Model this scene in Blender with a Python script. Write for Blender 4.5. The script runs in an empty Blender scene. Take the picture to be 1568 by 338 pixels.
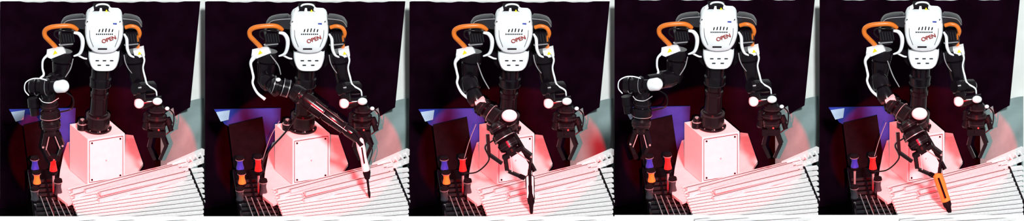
import bpy, bmesh, math, random
from mathutils import Vector, Matrix
random.seed(4)
S=0.005; TH=math.radians(25); sn=math.sin(TH); cs=math.cos(TH)
T=-0.571; FLOOR=-1.3
def P(u,v,y): return Vector((u*S,y,((169-v)*S-y*sn)/cs))
def PT(u,v,z=T): return Vector((u*S,((169-v)*S-z*cs)/sn,z))

# ---------------- materials
def mat(name,col,rough=.5,metal=0,spec=.5,noise=.08,scale=20,bump=0,coat=0,emit=0):
    m=bpy.data.materials.new(name); m.use_nodes=True
    nt=m.node_tree; b=nt.nodes['Principled BSDF']
    b.inputs['Roughness'].default_value=rough; b.inputs['Metallic'].default_value=metal
    b.inputs['Specular IOR Level'].default_value=spec
    b.inputs['Coat Weight'].default_value=coat
    tc=nt.nodes.new('ShaderNodeTexCoord'); n=nt.nodes.new('ShaderNodeTexNoise')
    n.inputs['Scale'].default_value=scale; n.inputs['Detail'].default_value=4
    nt.links.new(tc.outputs['Object'],n.inputs['Vector'])
    r=nt.nodes.new('ShaderNodeValToRGB')
    r.color_ramp.elements[0].position=.3; r.color_ramp.elements[1].position=.7
    r.color_ramp.elements[0].color=[c*(1-noise) for c in col]+[1]
    r.color_ramp.elements[1].color=[min(1,c*(1+noise)) for c in col]+[1]
    nt.links.new(n.outputs['Fac'],r.inputs['Fac']); nt.links.new(r.outputs['Color'],b.inputs['Base Color'])
    if bump:
        bp=nt.nodes.new('ShaderNodeBump'); bp.inputs['Strength'].default_value=bump; bp.inputs['Distance'].default_value=.01
        nt.links.new(n.outputs['Fac'],bp.inputs['Height']); nt.links.new(bp.outputs['Normal'],b.inputs['Normal'])
    if emit:
        b.inputs['Emission Color'].default_value=(*col,1); b.inputs['Emission Strength'].default_value=emit
    return m
WHITE=mat('robot_white_shell',(.88,.93,.95),.35,spec=.4,noise=.03)
BLK=mat('black_gloss_plastic',(.005,.003,.005),.2,spec=.25,noise=.3)
BLM=mat('black_matte_plastic',(.005,.003,.005),.6,spec=.06,noise=.3)
DGR=mat('dark_grey_metal',(.03,.03,.035),.3,metal=.4,spec=.4)
SIL=mat('silver_metal',(.62,.62,.64),.3,metal=.7,spec=.5)  # some thin rings and edge strips in this silver stand in for glints
ORG=mat('orange_hose_rubber',(.75,.18,.015),.35,spec=.5)
YEL=mat('yellow_warning_label',(.85,.75,.02),.5)
REDT=mat('red_lettering',(.35,.02,.015),.6)
BLUT=mat('blue_label',(.03,.05,.3),.6)
BOXM=mat('box_cream_paint',(.78,.75,.76),.5,spec=.2,noise=.03)
PLATE=mat('base_plate_paint',(.70,.66,.67),.55,spec=.1,noise=.05)
ALU=mat('aluminium_slat',(.80,.81,.81),.5,metal=0,spec=.4,noise=.08,scale=60)
ALU2=mat('aluminium_bar',(.70,.66,.67),.45,metal=0,spec=.3,noise=.08,scale=60)
GRV=mat('slat_groove',(.06,.05,.055),.7,spec=.1)
BLUE=mat('blue_board_vinyl',(.03,.045,.34),.6,spec=.1,noise=.2,scale=8)
PALE=mat('pale_board_edge',(.5,.65,.85),.6)
SBLU=mat('blue_handle',(.02,.03,.45),.4)
SORG=mat('orange_handle',(.85,.24,.03),.4)
SRED=mat('red_handle',(.65,.015,.015),.4)
SGRY=mat('grey_handle',(.03,.03,.04),.35)
CURT=mat('black_curtain_cloth',(.0062,.0013,.005),1,spec=0,noise=.4,scale=5,bump=.3)
WALL=mat('white_wall_paint',(.80,.86,.83),.8,spec=.1,noise=.05,scale=6)
GCL=mat('added_wall_shading_cloth',(.24,.33,.33),.9,spec=0,noise=.15,scale=6)  # grey of the added sheet that stands for the shaded wall
FLM=mat('dark_floor',(.003,.002,.003),.9,spec=0)
TRIM=mat('white_trim_paint',(.97,.97,.97),.7,spec=.1,noise=.01)
LED=mat('red_led',(1,.02,.02),.5,emit=4)

# ---------------- mesh helpers
def fin(bm,name,mt,bev=0,seg=2,ang=35):
    if bev: 
        ed=[e for e in bm.edges if len(e.link_faces)==2 and e.calc_face_angle(0)>.5]
        try: bmesh.ops.bevel(bm,geom=ed,offset=bev,segments=seg,affect='EDGES',clamp_overlap=True)
        except Exception: pass
    bmesh.ops.recalc_face_normals(bm,faces=bm.faces)
    me=bpy.data.meshes.new(name); bm.to_mesh(me); bm.free()
    me.materials.append(mt)
    for p in me.polygons: p.use_smooth=True
    me.set_sharp_from_angle(angle=math.radians(ang))
    return me
def bridge(bm,rings,close=True,cap=True):
    n=len(rings[0])
    for a,b in zip(rings,rings[1:]):
        for i in range(n): bm.faces.new((a[i],a[(i+1)%n],b[(i+1)%n],b[i]))
    if cap:
        bm.faces.new(rings[0][::-1]); bm.faces.new(rings[-1])
class Kit:
    def __init__(s,name): s.name=name; s.parts=[]
    def put(s,n,me): s.parts.append((n,me)); return s
    def prism(s,n,pts,y,d,mt,bev=.003):
        bm=bmesh.new(); a=[bm.verts.new(P(u,v,y)) for u,v in pts]
        b=[bm.verts.new(x.co+Vector((0,d,0))) for x in a]; bridge(bm,[a,b]); return s.put(n,fin(bm,n,mt,bev))
    def slab(s,n,pts,z,h,mt,bev=.002):
        bm=bmesh.new(); a=[bm.verts.new(PT(u,v,z)) for u,v in pts]
        b=[bm.verts.new(x.co+Vector((0,0,-h))) for x in a]; bridge(bm,[a,b]); return s.put(n,fin(bm,n,mt,bev))
    def loft(s,n,pts,secs,mt,ch=2):
        for _ in range(ch):
            q=[]
            for i in range(len(pts)):
                a=pts[i];b=pts[(i+1)%len(pts)]
                q+= [(a[0]*.8+b[0]*.2,a[1]*.8+b[1]*.2),(a[0]*.2+b[0]*.8,a[1]*.2+b[1]*.8)]
            pts=q
        y0=secs[0][0]
        base=[P(u,v,y0) for u,v in pts]; c=sum(base,Vector())/len(base)
        bm=bmesh.new(); rings=[]
        for y,k in secs:
            rings.append([bm.verts.new(Vector((c.x+(p.x-c.x)*k,y,c.z+(p.z-c.z)*k))) for p in base])
        bridge(bm,rings); return s.put(n,fin(bm,n,mt,0,ang=40))
    def bar(s,n,p,q,w,h,mt,bev=.002,roll=0):
        p=Vector(p);q=Vector(q); d=(q-p).normalized(); up=Vector((0,0,1))
        if abs(d.z)>.95: up=Vector((0,1,0))
        x=d.cross(up).normalized(); zz=x.cross(d)
        if roll:
            R=Matrix.Rotation(roll,3,d); x=R@x; zz=R@zz
        bm=bmesh.new(); rs=[]
        for o in (p,q): rs.append([bm.verts.new(o+x*a*w/2+zz*b*h/2) for a,b in((-1,-1),(1,-1),(1,1),(-1,1))])
        bridge(bm,rs); return s.put(n,fin(bm,n,mt,bev))
    def lathe(s,n,p,q,prof,mt,seg=28):
        p=Vector(p);q=Vector(q); d=(q-p); dn=d.normalized(); a=dn.orthogonal().normalized(); b=dn.cross(a)
        bm=bmesh.new(); rs=[]
        for t,r in prof:
            o=p+d*t; rs.append([bm.verts.new(o+(a*math.cos(k*2*math.pi/seg)+b*math.sin(k*2*math.pi/seg))*r*S) for k in range(seg)])
        bridge(bm,rs); return s.put(n,fin(bm,n,mt,0,ang=30))
    def tube(s,n,pts,r,mt,seg=12,sub=6):
        pts=[Vector(p) for p in pts]
        if len(pts)>2:
            e=[pts[0]*2-pts[1]]+pts+[pts[-1]*2-pts[-2]]; o=[]
            for i in range(1,len(e)-2):
                for k in range(sub):
                    t=k/sub; p0,p1,p2,p3=e[i-1:i+3]
                    o.append(.5*((2*p1)+(p2-p0)*t+(2*p0-5*p1+4*p2-p3)*t*t+(3*p1-p0-3*p2+p3)*t**3))
            o.append(pts[-1]); pts=o
        N=len(pts); rad=(lambda t:r) if not isinstance(r,(list,tuple)) else (lambda t:r[min(len(r)-1,int(t*(len(r)-1)))]+(r[min(len(r)-1,int(t*(len(r)-1))+1)]-r[min(len(r)-1,int(t*(len(r)-1)))])*(t*(len(r)-1)%1))
        bm=bmesh.new(); rs=[]; a=None
        for i,p in enumerate(pts):
            d=(pts[min(i+1,N-1)]-pts[max(i-1,0)]).normalized()
            a=d.orthogonal().normalized() if a is None else (a-d*a.dot(d)).normalized()
            b=d.cross(a); rr=rad(i/(N-1))*S
            rs.append([bm.verts.new(p+(a*math.cos(k*2*math.pi/seg)+b*math.sin(k*2*math.pi/seg))*rr) for k in range(seg)])
        bridge(bm,rs); return s.put(n,fin(bm,n,mt,0,ang=50))
    def ell(s,n,c,r,mt):
        bm=bmesh.new(); bmesh.ops.create_uvsphere(bm,u_segments=24,v_segments=14,radius=1)
        for v in bm.verts: v.co=Vector(c)+Vector((v.co.x*r[0]*S,v.co.y*r[1]*S,v.co.z*r[2]*S))
        return s.put(n,fin(bm,n,mt,0,ang=60))
    def text(s,n,t,c,size,mt,rot=0):
        cu=bpy.data.curves.new(n,'FONT'); cu.body=t; cu.size=size; cu.extrude=.001; cu.offset=.0006; cu.align_x='CENTER'; cu.align_y='CENTER'
        cu.materials.append(mt); s.parts.append((n,(cu,c,rot))); return s
    def inst(s,ox,dz=0):
        e=bpy.data.objects.new(s.name,None); e.empty_display_size=.1; e.location=(ox,0,dz); bpy.context.collection.objects.link(e)
        for n,me in s.parts:
            if isinstance(me,tuple):
                o=bpy.data.objects.new(n,me[0]); o.location=me[1]; o.rotation_euler=(math.pi/2,-me[2],0)
            else: o=bpy.data.objects.new(n,me)
            bpy.context.collection.objects.link(o); o.parent=e
        return e

# ---------------- robot body
def body():
    k=Kit('body')
    # neck / head bracket
    k.prism('neck_block',[(141,24),(143,13),(168,13),(170,24)],.02,.1,BLM)
    k.prism('neck_bracket_l',[(136,25),(138,15),(143,12),(144,16),(141,18),(140,25)],.0,.03,WHITE)
    k.prism('neck_bracket_r',[(174,25),(172,15),(167,12),(166,16),(169,18),(170,25)],.0,.03,WHITE)
    k.tube('neck_hoop',[P(146,13,.06),P(149,8,.06),P(157,6.5,.06),P(165,8,.06),P(168,13,.06)],1.5,WHITE)
    k.prism('neck_label',[(151,21),(153,14),(156,14),(157,21)],.0,.02,WHITE,.001)
    k.prism('neck_warning_label',[(160,20),(163,15),(166,20)],.008,.015,YEL,.0005)
    # chest
    sec=[(-.085,.86),(-.078,.93),(-.06,.985),(-.03,1),(.05,1),(.08,.95)]
    k.loft('chest_upper',[(133,27),(138,24),(181,24),(186,27),(189,41),(180,43),(139,43),(129,41)],[(-.06,.93),(-.05,.98),(-.03,1),(.07,1),(.09,.95)],WHITE,1)
    k.loft('chest_shell',[(130,42),(138,38),(181,38),(189,42),(189,58),(184,73),(176,82),(158,84),(143,82),(134,73),(130,58)],sec,WHITE,2)
    k.loft('chest_seam',[(129,41),(138,37),(181,37),(190,41),(190,58),(185,74),(177,83),(158,85),(142,83),(133,74),(129,58)],[(-.02,1.0),(-.01,1.035),(.015,1.035),(.02,1)],BLM,2)
    for i,u in enumerate((151,156,161,166,171)): k.prism('vent_%d'%i,[(u,49),(u+1,44+abs(i-2)*.6),(u+2.6,44+abs(i-2)*.6),(u+1.6,49)],-.092,.012,BLM,.0004)
    for i in range(9): k.prism('dot_%d'%i,[(147+i*3,53.2),(147+i*3,51.8),(149+i*3,51.8),(149+i*3,53.2)],-.0905,.01,DGR,.0002)
    k.prism('chest_label',[(173,39.5),(173,36),(179,36),(179,39.5)],-.068,.01,BLUT,.0003)
    k.prism('chest_foot_label',[(150,76),(150,74.4),(164,74.4),(164,76)],-.092,.012,BLM,.0003)
    k.tube('chest_line_l',[P(137,46,-.086),P(138,58,-.09),P(143,72,-.088)],.35,DGR,6)
    k.tube('chest_line_r',[P(182,46,-.086),P(181,58,-.09),P(176,72,-.088)],.35,DGR,6)
    for i,(u,v) in enumerate(((138,43),(181,43),(134,33),(184,33))): k.ell('screw_%d'%i,P(u,v,-.075),(.9,1.4,.9),BLM)
    k.text('lettering','OPEN',P(167,60.5,-.094),.045,REDT,math.radians(20))
    # abdomen
    k.loft('abdomen_shell',[(136,80),(183,80),(183,92),(179,104),(172,110),(146,110),(139,104),(135,92)],[(-.055,.9),(-.045,.97),(-.02,1),(.06,1),(.08,.95)],WHITE,2)
    for i,(u,v) in enumerate(((149,93),(160,93),(171,93),(152,100),(165,100))): k.prism('abdomen_slot_%d'%i,[(u-2.6,v+.7),(u-2.6,v-.7),(u+2.6,v-.7),(u+2.6,v+.7)],-.06,.02,DGR,.0003)
    k.prism('abdomen_side_l',[(124,84),(134,82),(137,104),(131,98)],-.0,.06,BLM)
    k.prism('abdomen_side_r',[(185,82),(196,84),(189,98),(182,104)],-.0,.06,BLM)
    k.prism('back_frame',[(122,40),(196,40),(194,88),(126,88)],.07,.05,BLM)
    # waist column
    b=PT(149,197,-.185)
    top=Vector((b.x+.03,b.y,.33))
    base=Vector((b.x,b.y,-.184))
    k.lathe('waist_column',base,top,[(0,22),(.03,22),(.035,18.5),(.22,18.5),(.23,15),(.26,15),(.27,13),(.52,12.5),(.54,14),(.60,14),(.61,12),(.70,12),(.72,16),(.84,17),(.86,15),(1,15)],BLK,36)
    k.lathe('waist_ring',base+(top-base)*.22,base+(top-base)*.235,[(0,18.7),(1,18.7)],DGR,36)
    k.lathe('waist_ring_b',base+(top-base)*.71,base+(top-base)*.72,[(0,16.5),(1,16.5)],DGR,36)
    for i in range(8):
        a=i*math.pi/4+.2; p=base+Vector((math.cos(a)*20*S,math.sin(a)*20*S,.014)); k.lathe('flange_bolt_%d'%i,p,p+Vector((0,0,.008)),[(0,1.2),(1,1)],SIL,8)
    k.lathe('waist_motor',P(126,206,.06),P(126,183,.06),[(0,8),(.7,8),(.72,6),(1,6)],BLK)
    k.lathe('waist_motor_ring',P(126,189,.06),P(126,188,.06),[(0,7.6),(1,7.6)],SIL,24)
    k.lathe('waist_motor_cap',P(126,186,.06),P(126,182,.06),[(0,3.5),(1,3)],SIL,16)
    # yoke/wings
    k.loft('shoulder_wing_l',[(92,42),(98,33),(112,29),(132,28),(133,46),(118,44),(108,47),(98,46)],[(-.03,.9),(-.02,1),(.05,1),(.07,.92)],DGR,1)
    k.loft('shoulder_wing_r',[(187,28),(200,29),(213,33),(219,42),(214,45),(203,43),(188,46)],[(-.03,.9),(-.02,1),(.05,1),(.07,.92)],DGR,1)
    k.tube('wing_edge_glint_l',[P(94,41,-.033),P(101,33,-.033),P(114,30,-.033),P(131,29,-.033)],.5,SIL,6)  # silver strips laid along both wing edges as highlights
    k.tube('wing_edge_glint_r',[P(188,29,-.033),P(200,30,-.033),P(211,33,-.033),P(217,41,-.033)],.5,SIL,6)
    for sd,cx in(('l',102),('r',202)):
        k.loft('shoulder_motor_'+sd,[(cx-13,50),(cx+11,50),(cx+12,72),(cx-9,74)],[(-.06,.9),(-.05,1),(.05,1),(.06,.95)],BLK,1)
        for i in range(6): k.bar('fin_%s%d'%(sd,i),P(cx-10+i*4,52,-.066),P(cx-8+i*4,64,-.066),.006,.012,DGR,.001)
        k.prism('motor_lip_'+sd,[(cx-12,69),(cx+10,67),(cx+10,68.2),(cx-11,70.2)],-.07,.02,SIL,.0005)
        k.lathe('upper_arm_'+sd,P(cx-6 if sd=='l' else cx+3,78,.02),P(cx-10 if sd=='l' else cx+9,128,-.02),[(0,15),(.12,17),(.3,16),(.33,13),(.36,15),(.8,12),(1,10)],BLK)
    # hoses
    k.tube('orange_hose_l',[P(118,45,-.02),P(108,40,-.05),P(92,40,-.06),P(77,42,-.06),P(69,47,-.05),P(69,55,-.05),P(76,63,-.04),P(84,71,-.02),P(88,78,0)],3.7,ORG,16)
    k.tube('orange_hose_r',[P(192,42,-.05),P(201,40,-.06),P(210,43,-.06),P(214,51,-.06),P(211,60,-.05),P(211,72,-.02)],3.1,ORG,16)
    k.tube('hose_cable_l',[P(112,48,-.06),P(98,47,-.07),P(86,48,-.07),P(84,54,-.07),P(90,60,-.06)],1.3,BLK)
    # white shells
    k.tube('shoulder_shell_l',[P(113,50,-.075),P(121,52,-.075),P(126,60,-.075),P(126,72,-.075),P(122,82,-.07),P(113,86,-.06)],[2,3,3.4,3,2.5,1.2],WHITE)
    k.tube('shoulder_shell_r',[P(190,52,-.075),P(194,60,-.075),P(195,74,-.075),P(199,84,-.07),P(206,88,-.06)],[1.5,2.5,2.5,2,1.2],WHITE)
    k.tube('shoulder_strap',[P(118,84,-.06),P(128,89,-.05),P(133,90,-.04)],[1.5,1.5,1.2],WHITE)
    k.prism('shoulder_pad_r',[(204,78),(220,74),(222,86),(207,90)],-.06,.05,WHITE,.006)
    k.prism('warning_label_r',[(211,84),(213,79),(217,83)],-.064,.01,YEL,.0004)
    # right arm
    k.tube('arm_shell_r',[P(218,82,-.07),P(221,92,-.07),P(219,104,-.07),P(222,118,-.08),P(226,130,-.08),P(238,138,-.09),P(240,146,-.09)],[1.8,1.5,1.3,1.6,1.5,1.3,1.2],WHITE)
    k.tube('arm_shell_r_inner',[P(190,84,-.06),P(192,95,-.06),P(196,104,-.06),P(202,112,-.06)],[.8,.9,.8,.6],SIL)
    k.lathe('elbow_r',P(206,136,-.12),P(236,134,.0),[(0,9),(.1,12),(.3,12),(.33,10),(.6,11),(.9,11),(1,8)],BLK)
    k.lathe('forearm_r',P(214,134,-.06),P(216,158,-.16),[(0,10),(.4,11),(.45,9),(1,9)],BLK)
    k.lathe('wrist_cap_r',P(213,156,-.14),P(213,160,-.21),[(0,7.5),(.7,7.5),(.9,6.5),(1,5)],WHITE)
    k.lathe('wrist_link_r',P(216,158,-.13),P(248,154,-.12),[(0,9),(.2,10),(.5,8),(1,8)],BLK)
    k.ell('knuckle_cap_r',P(241,155,-.19),(7.5,5,5.8),WHITE)
    k.ell('knuckle_cap_r2',P(256,166,-.16),(3.5,3,3),WHITE)
    k.lathe('hand_body_r',P(241,160,-.12),P(240,205,-.16),[(0,9),(.1,13),(.25,13),(.28,10),(.35,15),(.5,16),(.53,11),(.6,14),(.8,13),(.83,8),(1,8)],BLK)
    for i,(a,r) in enumerate(((.2,13.2),(.43,16),(.7,14))): 
        p=P(241,160,-.12).lerp(P(240,205,-.16),a); q=P(241,160,-.12).lerp(P(240,205,-.16),a+.02); k.lathe('hand_ring_r%d'%i,p,q,[(0,r),(1,r)],DGR)
    k.bar('finger_r1',P(233,203,-.16),P(228,225,-.18),.028,.03,BLK,.004); k.bar('finger_r1b',P(228,225,-.18),P(237,244,-.18),.022,.024,BLK,.004)
    k.bar('finger_r2',P(248,203,-.16),P(255,222,-.18),.028,.03,BLK,.004); k.bar('finger_r2b',P(255,222,-.18),P(245,244,-.18),.022,.024,BLK,.004)
    k.bar('palm_r',P(226,204,-.16),P(254,204,-.16),.05,.05,BLK,.006)
    k.ell('hand_led',P(243,199,-.24),(1.2,1,1.2),LED)
    k.lathe('knob_r',P(256,180,-.12),P(262,200,-.14),[(0,5),(.5,6),(.55,4),(1,4)],BLK)
    k.lathe('side_motor_r',P(228,172,-.1),P(224,198,-.12),[(0,6),(.1,8),(.5,8),(.55,6),(.9,7),(1,5)],BLK)
    k.bar('hand_bracket_r',P(224,192,-.1),P(238,188,-.1),.04,.04,BLK,.005)
    k.tube('cable_r',[P(258,166,-.12),P(266,176,-.12),P(264,196,-.14),P(254,206,-.16)],1,BLK)
    return k

def hand(k,a,b,n='hand',sc=1,spread=1):
    a=Vector(a);b=Vector(b); d=b-a
    k.lathe(n+'_wrist',a,a+d*.55,[(0,9*sc),(.08,13*sc),(.25,13.5*sc),(.28,11*sc),(.36,15*sc),(.55,16*sc),(.58,12*sc),(.66,15*sc),(.85,14*sc),(.9,9*sc),(1,8*sc)],BLK)
    for i,(t,r) in enumerate(((.09,13.6),(.28,16.1),(.42,15.1))): k.lathe(n+'_ring%d'%i,a+d*t,a+d*(t+.008),[(0,r*sc),(1,r*sc)],SIL if i==1 else DGR)
    x=d.cross(Vector((0,1,0))).normalized()
    m=a+d*.55; w=.06*sc*spread
    k.bar(n+'_palm',m-x*w,m+x*w,.05,.035,BLK,.006)
    for s in(-1,1):
        p0=m+x*w*s*.8; p1=a+d*.75+x*w*1.25*s; p2=b+x*.022*s
        k.bar(n+'_finger_base%d'%s,p0,p1,.026,.03,BLK,.004)
        k.bar(n+'_finger_tip%d'%s,p1,p2,.02,.024,BLK,.004)
        k.bar(n+'_finger_pad%d'%s,p1.lerp(p2,.7),p2,.024,.03,BLM,.003)
        q=p1+Vector((0,-.018,0)); k.lathe(n+'_pin%d'%s,q,q+Vector((0,-.006,0)),[(0,1.6),(1,1.6)],SIL,12)
        k.bar(n+'_finger_link%d'%s,m+x*w*s*.3+Vector((0,-.02,0)),a+d*.8+x*w*.9*s+Vector((0,-.015,0)),.006,.006,SIL,.001)

def pad_l(k):
    k.prism('shoulder_pad_l',[(72,79),(97,73),(101,81),(78,90),(71,87)],-.07,.04,WHITE,.006)
    k.prism('warning_label_l',[(81,84),(84,77),(88,81.5)],-.074,.01,YEL,.0004)

def pose_hang(dx):
    k=Kit('arm'); pad_l(k)
    k.tube('arm_shell_l',[P(73,84,-.08),P(66,92,-.08),P(65,104,-.08),P(67,114,-.09),P(62,120,-.1)],[2.2,1.8,1.6,1.8,2.2],WHITE)
    k.tube('arm_shell_l2',[P(112,90,-.06),P(108,105,-.07),P(100,118,-.08)],[.7,1,.7],SIL)
    k.lathe('elbow_l',P(92,122,-.04),P(70+dx*.6,128,-.14),[(0,11),(.2,14),(.5,14),(.55,11),(1,11)],BLK)
    L=lambda u,v,y:P(u+dx,v,y)
    k.lathe('forearm_l',L(45,133,-.18),L(90,133,-.24),[(0,8),(.06,12),(.25,13),(.28,10),(.4,10),(.42,13.5),(.7,13),(.73,9),(1,9)],BLK)
    k.lathe('forearm_ring',L(56,133,-.19),L(57,133,-.192),[(0,13.6),(1,13.6)],SIL)
    k.lathe('forearm_ring_b',L(72,133,-.215),L(72.6,133,-.216),[(0,13.8),(1,13.8)],SIL)
    k.tube('forearm_rim',[L(44,146,-.24),L(38,138,-.24),L(39,127,-.24),L(48,121,-.24),L(60,120,-.24),L(72,123,-.24)],.9,WHITE)
    k.lathe('elbow_cap_l',L(86,133,-.24),L(103,131,-.29),[(0,8),(.1,9.5),(.7,10),(.9,8),(1,5)],WHITE)
    k.lathe('knuckle_l',L(75,140,-.16),L(74,158,-.2),[(0,11),(.3,12),(.6,10),(1,12)],BLK)
    k.tube('knuckle_shell',[L(60,150,-.26),L(66,156,-.27),L(78,157,-.27),L(90,150,-.26)],.7,SIL)
    hand(k,L(75,152,-.2),L(83 if dx==0 else 70,246,-.24),'hand_l')
    k.tube('cable_l',[L(98,140,-.16),L(112,150,-.16),L(110,166,-.16),L(90,172,-.2)],1.2,BLK)
    k.lathe('side_motor_l',L(50,150,-.16),L(54,176,-.18),[(0,8),(.5,9),(.55,7),(1,7)],BLK)
    return k
def upper_bent(k):
    pad_l(k)
    k.tube('arm_shell_l',[P(76,86,-.09),P(70,96,-.1),P(72,108,-.1),P(74,118,-.12),P(73,128,-.13),P(80,142,-.15),P(92,152,-.17)],[4,2.4,1.8,2,1.8,2,2.5],WHITE)
def pose_diag():
    k=Kit('arm'); upper_bent(k)
    k.tube('arm_shell_l2',[P(100,84,-.08),P(112,100,-.09),P(116,114,-.1)],[.8,1,.8],SIL)
    k.lathe('elbow_l',P(88,118,-.06),P(112,138,-.18),[(0,11),(.3,14),(.5,14),(.53,11),(1,12)],BLK)
    k.lathe('elbow_joint_l',P(100,128,-.2),P(136,138,-.2),[(0,8),(.08,13),(.3,13),(.33,10),(.45,10),(.48,14),(.8,14),(.9,10),(1,8)],BLK)
    for i,t in enumerate((.12,.5,.75)):
        a=P(100,128,-.2);b=P(136,138,-.2); k.lathe('elbow_glint_ring%d'%i,a.lerp(b,t),a.lerp(b,t+.02),[(0,14.2),(1,14.2)],SIL)  # silver rings put on the black joint as white highlights
    k.ell('elbow_cap',P(112,122,-.27),(4,2.5,3),WHITE)
    a=P(132,136,-.22); b=P(238,214,-.38)
    k.lathe('forearm_l',a,b,[(0,9),(.05,13),(.15,14),(.18,11),(.25,12.5),(.45,12.5),(.47,9),(.5,11),(.75,9.5),(.78,7.5),(.82,9),(.97,8),(1,6)],BLK)
    for i,t in enumerate((.1,.3,.46,.6,.76)): k.lathe('forearm_ring%d'%i,a.lerp(b,t),a.lerp(b,t+.005),[(0,14.2-i*.9),(1,14.2-i*.9)],DGR)
    o=Vector((.0,-.07,.02))
    k.tube('forearm_rail',[a.lerp(b,.28)+o,a.lerp(b,.55)+o,a.lerp(b,.8)+o],.5,SIL)
    k.tube('forearm_rail_b',[a.lerp(b,.3)+o*.6+Vector((.03,0,.03)),a.lerp(b,.7)+o*.6+Vector((.03,0,.03))],.8,DGR)
    k.bar('clamp_a',P(226,204,-.42),P(240,222,-.43),.03,.03,BLK,.005)
    k.bar('clamp_b',P(236,200,-.36),P(246,218,-.38),.03,.03,BLK,.005)
    k.lathe('power_driver_body',P(236,212,-.41),P(247,262,-.40),[(0,4),(.05,6),(.3,6.5),(.6,5),(.9,6),(1,5)],WHITE)
    k.prism('power_driver_strip',[(239,226),(241,226),(245,250),(243,250)],-.446,.01,BLM,.001)
    k.lathe('power_driver_bit',P(247,260,-.40),P(252,303,-.385),[(0,5.5),(.1,6),(.3,4),(.33,2),(.75,1.6),(.78,2.2),(.9,2),(1,.6)],BLM)
    k.tube('cable_l',[P(138,138,-.3),P(145,152,-.34),P(142,172,-.34),P(125,200,-.34),P(100,228,-.32),P(88,250,-.3),P(90,264,-.3)],1.3,BLK)
    k.tube('cable_l2',[P(246,216,-.4),P(256,228,-.4),P(252,246,-.4),P(248,256,-.4)],.8,BLK)
    k.tube('cable_guide',[P(114,185,-.3),P(100,210,-.3),P(88,245,-.3)],.45,SIL,6)
    return k
def pose_down(tool):
    k=Kit('arm'); upper_bent(k)
    k.lathe('elbow_l',P(88,118,-.06),P(104,158,-.2),[(0,11),(.2,15),(.5,14),(.53,11),(.8,13),(1,11)],BLK)
    k.tube('arm_shell_l2',[P(104,96,-.08),P(112,118,-.1),P(122,136,-.12)],[.8,1,.8],SIL)
    k.prism('elbow_bracket',[(100,157),(113,151),(119,159),(110,169),(103,165)],-.26,.05,PLATE,.006)
    a=P(104,158,-.2); b=P(146,188,-.32)
    k.lathe('forearm_l',a,b,[(0,10),(.1,14),(.3,14),(.33,11),(.4,13),(.8,15),(1,10)],BLK)
    for i,t in enumerate((.2,.5,.75)): k.lathe('forearm_ring%d'%i,a.lerp(b,t),a.lerp(b,t+.012),[(0,15),(1,15)],SIL if i==1 else DGR)
    k.ell('wrist_cap_l',P(153,177,-.42),(12,7,10),WHITE)
    k.ell('wrist_cap_socket',P(151,180,-.38),(15,7,14),BLK)
    hand(k,P(132,188,-.38),P(180,270,-.6),'hand_l',1.1,1.35)
    k.bar('spare_finger_a',P(120,206,-.42),P(122,236,-.46),.026,.03,BLK,.004)
    k.bar('spare_finger_b',P(122,236,-.46),P(142,250,-.5),.02,.024,BLK,.004)
    k.bar('spare_finger_c',P(160,205,-.42),P(176,232,-.5),.026,.03,BLK,.004)
    k.bar('spare_finger_d',P(176,232,-.5),P(192,262,-.58),.022,.026,BLK,.004)
    k.tube('cable_l',[P(128,215,-.4),P(116,225,-.38),P(122,244,-.38),P(105,262,-.34),P(84,266,-.3)],1.1,BLK)
    k.tube('cable_guide',[P(102,190,-.3),P(92,215,-.3),P(84,242,-.3)],.45,SIL,6)
    k.prism('probe',[(165,205),(166,186),(168,205)],-.42,.01,BLM,.001)
    if tool=='white':
        k.lathe('power_driver_body',P(184,268,-.62),P(186,305,-.64),[(0,4),(.06,7),(.4,7.2),(.7,6),(.95,6.5),(1,5)],BLM)
        k.prism('power_driver_face_l',[(179,272),(182,270),(183,303),(180,303)],-.66,.02,WHITE,.003)
        k.prism('power_driver_face_r',[(187,270),(190,272),(190.5,303),(188,303)],-.66,.02,WHITE,.003)
        k.lathe('power_driver_bit',P(186,304,-.64),P(187,329,-.67),[(0,5.5),(.2,5.5),(.4,3.4),(.8,2.6),(1,1.2)],BLM)
    else:
        k.lathe('power_driver_body',P(180,268,-.60),P(194,312,-.64),[(0,4),(.06,7.5),(.4,8),(.7,7),(.95,7.5),(1,5)],SORG)
        k.bar('power_driver_strip',P(182,275,-.645),P(193,306,-.685),.012,.01,BLM,.002)
        k.lathe('power_driver_bit',P(194,311,-.64),P(200,330,-.67),[(0,6.5),(.3,6.5),(.5,4.4),(.8,3.6),(1,1.5)],BLM)
    return k

# ---------------- box
def mkbox():
    k=Kit('control_box')
    f=[(134,213),(191,204),(164,181),(107,190)]
    zt=-.185
    k.slab('housing',f,zt,zt-T-.002,BOXM,.006)
    e1=(PT(191,204,zt)-PT(134,213,zt)); nrm=Vector((e1.y,-e1.x,0)).normalized()
    o=PT(134,213,zt); H=zt-T
    def fp(a,h): return o+e1*a+Vector((0,0,-H*h))+nrm*.004
    for i,(a,b) in enumerate((((.05,.05),(.95,.05)),((.95,.05),(.95,.95)),((.95,.95),(.05,.95)),((.05,.95),(.05,.05)))):
        k.bar('door_gasket_%d'%i,fp(*a)-nrm*.003,fp(*b)-nrm*.003,.004,.004,GRV,0)
    for i,(a,h) in enumerate(((.12,.1),(.88,.1),(.12,.9),(.88,.9))):
        p=fp(a,h)-nrm*.004; k.lathe('door_screw_%d'%i,p,p+nrm*.006,[(0,1.5),(1,1.3)],BLM,12)
    p=fp(.5,.52)-nrm*.004; k.lathe('key_lock',p,p+nrm*.006,[(0,1.3),(1,1.1)],SIL,12)
    return k
def mkplate():
    k=Kit('mounting_plate')
    k.slab('sheet',[(103,218),(97,236),(92,262),(88,300),(104,312),(140,296),(205,270),(219,250),(204,207),(150,200)],T-.002,.02,PLATE)
    return k

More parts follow.
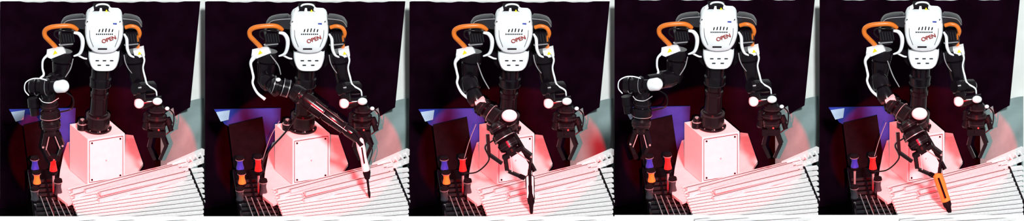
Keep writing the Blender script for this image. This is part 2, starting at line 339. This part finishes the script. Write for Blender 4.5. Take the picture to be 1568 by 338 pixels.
def lerp2(a,b,t): return (a[0]+(b[0]-a[0])*t,a[1]+(b[1]-a[1])*t)
def mktable():
    k=Kit('slatted_table')
    L0,L1=(104,290),(126,350); R0,R1=(282,246),(322,338)
    n=14
    for i in range(n):
        t=(i+.5)/n
        a=lerp2(L0,L1,t**1.0); b=lerp2(R0,R1,t)
        if b[0]>311:
            s=(311-a[0])/(b[0]-a[0]); b=lerp2(a,b,s)
        p=PT(*a,T+.002); q=PT(*b,T+.002)
        k.bar('slat_%d'%i,p,q,.047,.02,ALU,.003)
        dd=(q-p).cross(Vector((0,0,1))).normalized()
        off=dd*.010+Vector((0,0,.0105))
        k.bar('slat_groove_%d'%i,p+off,q+off,.005,.002,GRV,0)
    for nm,a,b in(('edge_l',L0,L1),('edge_r',R0,(311,315))):
        k.bar('frame_'+nm,PT(*a,T-.035),PT(*b,T-.035),.03,.05,BLM)
    k.bar('frame_edge_mid',PT(195,262,T-.035),PT(225,340,T-.035),.03,.05,BLM)
    for i,(u,v) in enumerate(((112,296),(275,256),(132,325),(305,318))):
        p=PT(u,v,T-.03); k.bar('leg_%d'%i,p,Vector((p.x,p.y,FLOOR)),.04,.04,BLM)
    return k
def mkbars():
    k=Kit('aluminium_bar_stack')
    z=T+.026
    for i,(a,b,h) in enumerate((((110,292),(264,254),0),((113,300),(278,258),0),((150,298),(284,264),0.0),((151,306),(286,272),0),((130,292),(272,254),.027),((153,296),(283,265),.027))):
        p=PT(*a,z+h); q=PT(*b,z+h)
        k.bar('bar_%d'%i,p,q,.034,.026,ALU2,.003)
        k.bar('bar_slot_%d'%i,p+Vector((0,0,.0135)),q+Vector((0,0,.0135)),.007,.002,GRV,0)
    return k
def mkroller():
    k=Kit('roller_conveyor')
    z=T+.0
    k.bar('rail_top',PT(258,255,z),PT(311,232,z),.03,.05,ALU,.004)
    k.bar('rail_mid',PT(284,256,z),PT(311,245,z),.018,.04,ALU,.003)
    for i in range(6):
        u=266+i*8; v=252-i*3.4
        e=(u+9,v+11) if u+9<311 else (311,v+8)
        k.bar('rung_%d'%i,PT(u,v,z-.005),PT(*e,z-.005),.016,.02,ALU,.003)
    for i in range(8):
        v=262+i*8; u=288+i*3.0
        if u>308: break
        k.bar('slat_%d'%i,PT(u,v,z-.03),PT(311,v-3,z-.03),.04,.02,ALU,.003)
    p=PT(270,250,z-.02); k.bar('leg_0',p,Vector((p.x,p.y,FLOOR)),.035,.035,BLM)
    p=PT(306,240,z-.02); k.bar('leg_1',p,Vector((p.x,p.y,FLOOR)),.035,.035,BLM)
    return k
def mkrack():
    k=Kit('tool_rack')
    z=T-.06
    k.slab('tray',[(44,262),(92,258),(112,330),(52,336)],z-.02,.02,BLM)
    for i in range(9):
        v=276+i*7
        k.bar('tray_slat_%d'%i,PT(48+i*1.2,v+2,z),PT(96+i*2.2,v-2,z),.018,.016,DGR,.002)
    for i,(a,b) in enumerate((((44,262),(56,334)),((92,258),(114,330)),((66,262),(82,332)))):
        k.bar('tray_rail_%d'%i,PT(*a,z+.012),PT(*b,z+.012),.016,.03,BLK,.003)
    for i in range(5): k.tube('rod_%d'%i,[PT(62+i*9,300+i*2,z+.05),PT(74+i*9,332,z+.03)],.7,SIL,8)
    for i,(u,v) in enumerate(((46,266),(92,262),(60,328),(110,324))):
        p=PT(u,v,z-.02); k.bar('leg_%d'%i,p,Vector((p.x,p.y,FLOOR)),.03,.03,BLM)
    return k
def driver(u,v0,v1,mt,y):
    k=Kit('screwdriver'); a=P(u,v0,y);b=P(u+.8,v1,y); h=v1-v0
    k.lathe('handle',a,b,[(0,4),(.03,5.6),(.16,6.2),(.19,5.2),(.5,4.2),(.8,5.6),(.97,6.2),(1,5)],mt)
    k.lathe('end_cap',a+(b-a)*-.02,a+(b-a)*.17,[(0,4.2),(.15,6),(.9,6.6),(1,5.5)],BLM)
    k.lathe('cap_ring',a+(b-a)*.17,a+(b-a)*.2,[(0,6.7),(1,6.7)],SIL)
    k.lathe('collar',b-(b-a)*.06,b+(b-a)*.2,[(0,6.4),(.4,6.6),(.6,5.5),(1,4)],BLM)
    zb=T-.06; q=Vector((b.x,b.y,min(b.z-.1,zb+.0)))
    k.lathe('shaft',b,q,[(0,2),(1,1.6)],SIL,12)
    return k
def mkboard():
    k=Kit('blue_folding_board')
    k.prism('blue_sheet',[(14,168),(116,166),(113,232),(88,238),(60,205),(30,190)],.72,.012,BLUE,.001)
    k.prism('pale_corner',[(17,172),(38,169),(36,183),(24,186)],.71,.008,PALE,.001)
    k.prism('dark_panel',[(36,192),(88,180),(98,250),(60,262),(44,256)],.62,.02,BLM,.002)
    k.tube('stand_a',[P(58,252,.63),Vector((58*S,.63,FLOOR))],1.5,BLM)
    k.tube('stand_b',[P(92,230,.73),Vector((92*S,.73,FLOOR))],1.5,BLM)
    return k
def mkcurtain():
    k=Kit('black_curtain')
    bm=bmesh.new(); rows=[]; NU=120; NV=70
    def ur(v):
        if v<165: return 307-16*v/165
        if v<182: return 291-30*(v-165)/17
        return 261-12*(v-182)/140
    for j in range(NV+1):
        v=3+ (318-3)*j/NV; r=[]
        for i in range(NU+1):
            u=(i/NU)*ur(v)
            y=1.0+.01*math.sin(u*.09+1.2*math.sin(v*.012))+.004*math.sin(u*.27+v*.05)+.004*math.sin(v*.07+u*.05)
            p=P(u,v,1.0); p.y=y; r.append(bm.verts.new(p))
        rows.append(r)
    for a,b in zip(rows,rows[1:]):
        for i in range(NU): bm.faces.new((a[i],a[i+1],b[i+1],b[i]))
    k.put('cloth',fin(bm,'cloth',CURT,0,ang=180))
    k.tube('curtain_rail',[P(1,1.5,1.0),P(308,1.5,1.0)],.8,SIL,8)
    return k
def mkshadingcloth():
    k=Kit('added_wall_shading_cloth'); bm=bmesh.new(); rows=[]  # added sheet, curved so the wall area shades darker towards its left
    for j in range(20):
        r=[]
        for i in range(25):
            t=i/24; x=(246+66*t)*S; y=.80+.36*math.sin(t*math.pi/2)**.8
            z=P(0,160,1.05).z+(FLOOR+.02-P(0,160,1.05).z)*j/19
            r.append(bm.verts.new((x,y+.006*math.sin(j*.8+i*.3),z)))
        rows.append(r)
    for a,b in zip(rows,rows[1:]):
        for i in range(24): bm.faces.new((a[i],a[i+1],b[i+1],b[i]))
    return k.put('cloth',fin(bm,'cloth',GCL,0,ang=180))

BODY=body(); BX=mkbox(); PL=mkplate(); TB=mktable(); BR=mkbars(); RO=mkroller(); RK=mkrack(); BB=mkboard(); CU=mkcurtain(); GB=mkshadingcloth()
POSE=[pose_hang(0),pose_diag(),pose_down('white'),pose_hang(-32),pose_down('orange')]
X0=[0,314,627,941,1255]
yA,yB,yC=-.12,-.25,-.4
D={'blue':driver(53,240,259,SBLU,yA),'org':driver(56,262,281,SORG,yB),'gry':driver(53,287,306,SGRY,yC),'red':driver(81,237,262,SRED,yA),'blk':driver(89,274,298,SGRY,yB)}
tools=[['blue','org','gry','red','blk'],['blue','org','gry','red','blk'],['blue','org','gry','red','blk'],['blue','org','gry','red','blk'],['blue','red','blk','gry']]
for i in range(5):
    ox=(X0[i]-784)*S; dz=0 if i<3 else 3*S/cs
    r=Kit('humanoid_robot'); r.parts=BODY.parts+POSE[i].parts; r.inst(ox,dz)
    for k in(BX,PL,TB,BR,RO,RK,BB,CU,GB): k.inst(ox,dz)
    for t in tools[i]: D[t].inst(ox,dz)

# ---------------- room
def cube(name,x0,x1,y0,y1,z0,z1,mt):
    bm=bmesh.new(); bmesh.ops.create_cube(bm,size=1)
    for v in bm.verts: v.co=Vector(((x0+x1)/2+v.co.x*(x1-x0),(y0+y1)/2+v.co.y*(y1-y0),(z0+z1)/2+v.co.z*(z1-z0)))
    o=bpy.data.objects.new(name,fin(bm,name,mt)); bpy.context.collection.objects.link(o)
cube('wall_back',-4.6,4.6,1.2,1.3,FLOOR,2.2,WALL)
cube('floor',-4.6,4.6,-1.6,1.3,FLOOR-.05,FLOOR,FLM)
def ztop(v,y): return P(0,v,y).z
xs=(941-784)*S
cube('trim_1',-4.4,xs,-.78,-.76,FLOOR,ztop(331.5,-.77),TRIM)
cube('trim_2',xs,4.4,-.78,-.76,FLOOR,ztop(329.5,-.77),TRIM)

# ---------------- light
w=bpy.data.worlds.new('world'); bpy.context.scene.world=w; w.use_nodes=True
w.node_tree.nodes['Background'].inputs[0].default_value=(.93,.97,1,1); w.node_tree.nodes['Background'].inputs[1].default_value=.35
def light(n,t,loc,target,**kw):
    l=bpy.data.lights.new(n,t)
    for a,b in kw.items(): setattr(l,a,b)
    o=bpy.data.objects.new(n,l); o.location=loc; o.rotation_euler=(Vector(target)-Vector(loc)).to_track_quat('-Z','Y').to_euler()
    bpy.context.collection.objects.link(o); return o
light('sun','SUN',(1.6,-7.5,6.2),(0,0,0),energy=3.6,angle=math.radians(6))
dv=Vector((0,cs,-sn))
for i in range(5):
    cx=[157,157.5,156,155,159][i]; ry=[97,100,100,97,97][i]; cy=[233,237,237,233,233][i]
    rx=135*S; ryy=ry*S; Dd=20
    tgt=P(0,cy,-.05); tgt.x=(X0[i]+cx-784)*S
    loc=tgt-dv*Dd
    o=light('added_red_tint_spot','SPOT',loc,tgt,energy=4*math.pi*Dd*Dd*9.5,color=(1,.0,.012),spot_size=2*math.atan(rx/Dd),spot_blend=.01,shadow_soft_size=.02)  # added spot, no lamp of the place; tints an elliptical zone red
    o.scale=(1,ryy/rx,1)
# ---------------- camera
c=bpy.data.cameras.new('camera'); c.type='ORTHO'; c.ortho_scale=7.84; c.clip_end=100
co=bpy.data.objects.new('camera',c); co.location=-dv*10; co.rotation_euler=(math.radians(90)-TH,0,0)
bpy.context.collection.objects.link(co); bpy.context.scene.camera=co
bpy.context.scene.view_settings.view_transform='Standard'
